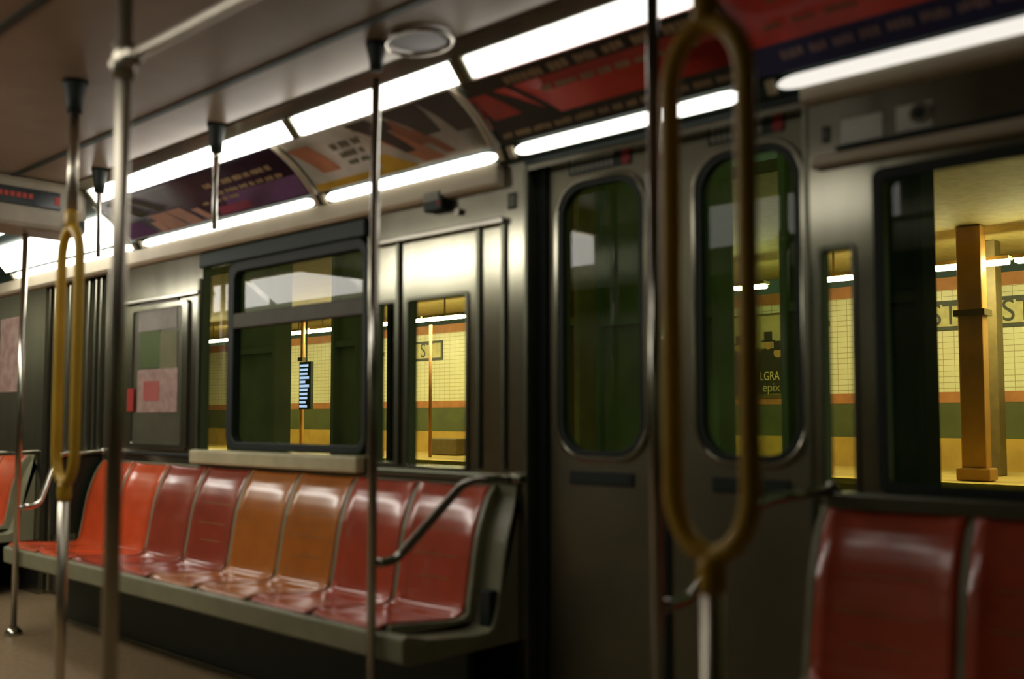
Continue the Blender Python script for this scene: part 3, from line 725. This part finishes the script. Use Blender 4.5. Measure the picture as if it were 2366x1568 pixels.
st_col(866, 876, 'slim orange column in the narrow slot by the bench-end pole')
# dark column behind the broad one
xa, xb = WX(2288, 22), WX(2312, 22)
o = bx('station_column', (xa, 21.8, 0), (xb, 22.2, E+3.7), mat('collar_dark', (0,0,0)), bevel=.02); tag(o, 'dark narrow column right behind the broad orange one', 'column')
# sign tablets
SGB = mat('sign_border', (.05,.055,.03), .5); SGF = mat('sign_field', (.55,.50,.22), .5)
def tablet(p0, p1, s, lb, z0=2.05, z1=2.75):
    y = YB-.03; xa, xb = WX(p0, y), WX(p1, y)
    t = thing('station_sign', lb, 'sign', (xa, y, E+z0), 'street name tablets on the station wall')
    under(bx('tablet_border', (xa, y, E+z0), (xb, YB-.001, E+z1), SGB), t)
    under(bx('tablet_field', (xa+.08, y-.01, E+z0+.09), (xb-.08, y-.001, E+z1-.09), SGF), t)
    o = text('lettering', s, .72, ((xa+xb)/2, y-.014, E+(z0+z1)/2), SGB, sx=.9, ext=.003); under(o, t)
tablet(2140, 2228, 'ST', 'dark bordered ST tablet left of the broad orange column')
tablet(2310, 2400, 'ST', 'dark bordered ST tablet right of the broad orange column')
tablet(952, 1022, 'ST', 'grey tablet seen in the small upright window')
# platform pole in the small window
for px in (995,):
    xa = WX(px, 20.5); o = tb('platform_post', [(xa, 20.5, 0), (xa, 20.5, E+2.85)], .05, TERRA); tag(o, 'thin orange post behind the small upright window', 'post')
    o = bx('platform_bench', (WX(1000, 22), 21.8, 0.02), (WX(1065, 22), 22.4, .55), mat('collar_dark', (0,0,0)), bevel=.04); tag(o, 'dark bench on the platform seen in the small upright window', 'bench')
# film poster
y = YB-.04; xa, xb = WX(1684, y), WX(1812, y); za, zb_ = E+.60, E+2.72
t = thing('wall_poster', 'brown and cream film poster on the station wall beside the yellow loop', 'poster', (xa, y, za))
under(bx('poster_frame', (xa-.06, y, za-.08), (xb+.06, YB-.001, zb_+.06), mat('collar_dark', (0,0,0))), t)
under(bx('poster_sheet', (xa, y-.01, za), (xb, y-.001, zb_), mat('poster_brown', (.10,.075,.02), .5, alt=(.2,.15,.05), scale=2)), t)
under(bx('pale_sky', (xa, y-.014, za+1.25), (xb, y-.0101, zb_), mat('poster_cream', (.62,.52,.22), .5, alt=(.42,.34,.13), scale=1.5)), t)
PD = mat('poster_dark', (.035,.028,.010), .5); PS = mat('poster_skin', (.50,.27,.08), .5)
for cx, cz, h in ((.73, 1.25, .34), (.90, 1.02, .30), (.22, 1.2, .32)):
    X0 = xa+(xb-xa)*cx
    bm = bmesh.new()
    pts = [(X0-.34, za+.42), (X0+.34, za+.42), (X0+.27, za+cz-.10), (X0+.10, za+cz), (X0-.10, za+cz), (X0-.27, za+cz-.10)]
    v0 = [bm.verts.new((p[0], y-.020-cx*.004, p[1])) for p in pts]; bm.faces.new(v0)
    o = under(link('figure_coat', bm, PD), t)
    bm = bmesh.new(); disc(bm, (X0, y-.026, za+cz+.10), .13); under(link('figure_face', bm, PS), t)
    bm = bmesh.new(); box(bm, (X0-.2, y-.034, za+cz+.17), (X0+.2, y-.031, za+cz+.21)); box(bm, (X0-.12, y-.034, za+cz+.20), (X0+.12, y-.031, za+cz+.20+h*.7)); under(link('figure_hat', bm, PD), t)
under(bx('dark_band', (xa, y-.036, za+.06), (xb, y-.028, za+.62), PD), t)
LT = mat('poster_letters', (.70,.55,.22), .5)
under(text('title_lettering', 'LGRA', .33, (WX(1779, y), y-.040, za+.50), LT, sx=.70), t)
under(text('small_lettering', 'epix', .34, (WX(1782, y), y-.040, za+.20), mat('poster_cream', (0,0,0)), sx=.9), t)
# blue display text
LB = mat('led_blue', (.1,.2,.5), .5, emit=1.1, ecol=(.10,.32,1.0)); LW = mat('led_white', (.3,.35,.5), .5, emit=.9, ecol=(.42,.55,1.0))
def led(px0, px1, py0, py1, m, lb, rows, y=19.4):
    a = at(px0, py1, Y=y); b_ = at(px1, py0, Y=y)
    t = thing('electronic_sign', lb, 'sign', (a.x, y, a.z))
    under(bx('casing', (a.x-.05, y, a.z-.05), (b_.x+.05, y+.12, b_.z+.05), TB, bevel=.02), t)
    bm = bmesh.new(); n = rows
    for k in range(n):
        z = a.z+(b_.z-a.z)*(k+.1)/n; q = random.uniform(.55, 1)
        box(bm, (a.x, y-.01, z), (a.x+(b_.x-a.x)*q, y-.001, z+(b_.z-a.z)*.6/n))
    under(link('glowing_text', bm, m), t)
    h = b_.z
    under(bx('hanger', ((a.x+b_.x)/2-.02, y+.04, b_.z+.05), ((a.x+b_.x)/2+.02, y+.08, E+3.7), TB), t)
led(1672, 1680, 736, 790, LB, 'thin upright blue glowing sign inside the yellow loop', 8)
led(692, 716, 838, 942, LW, 'pale blue glowing sign on the platform in the large window', 11)
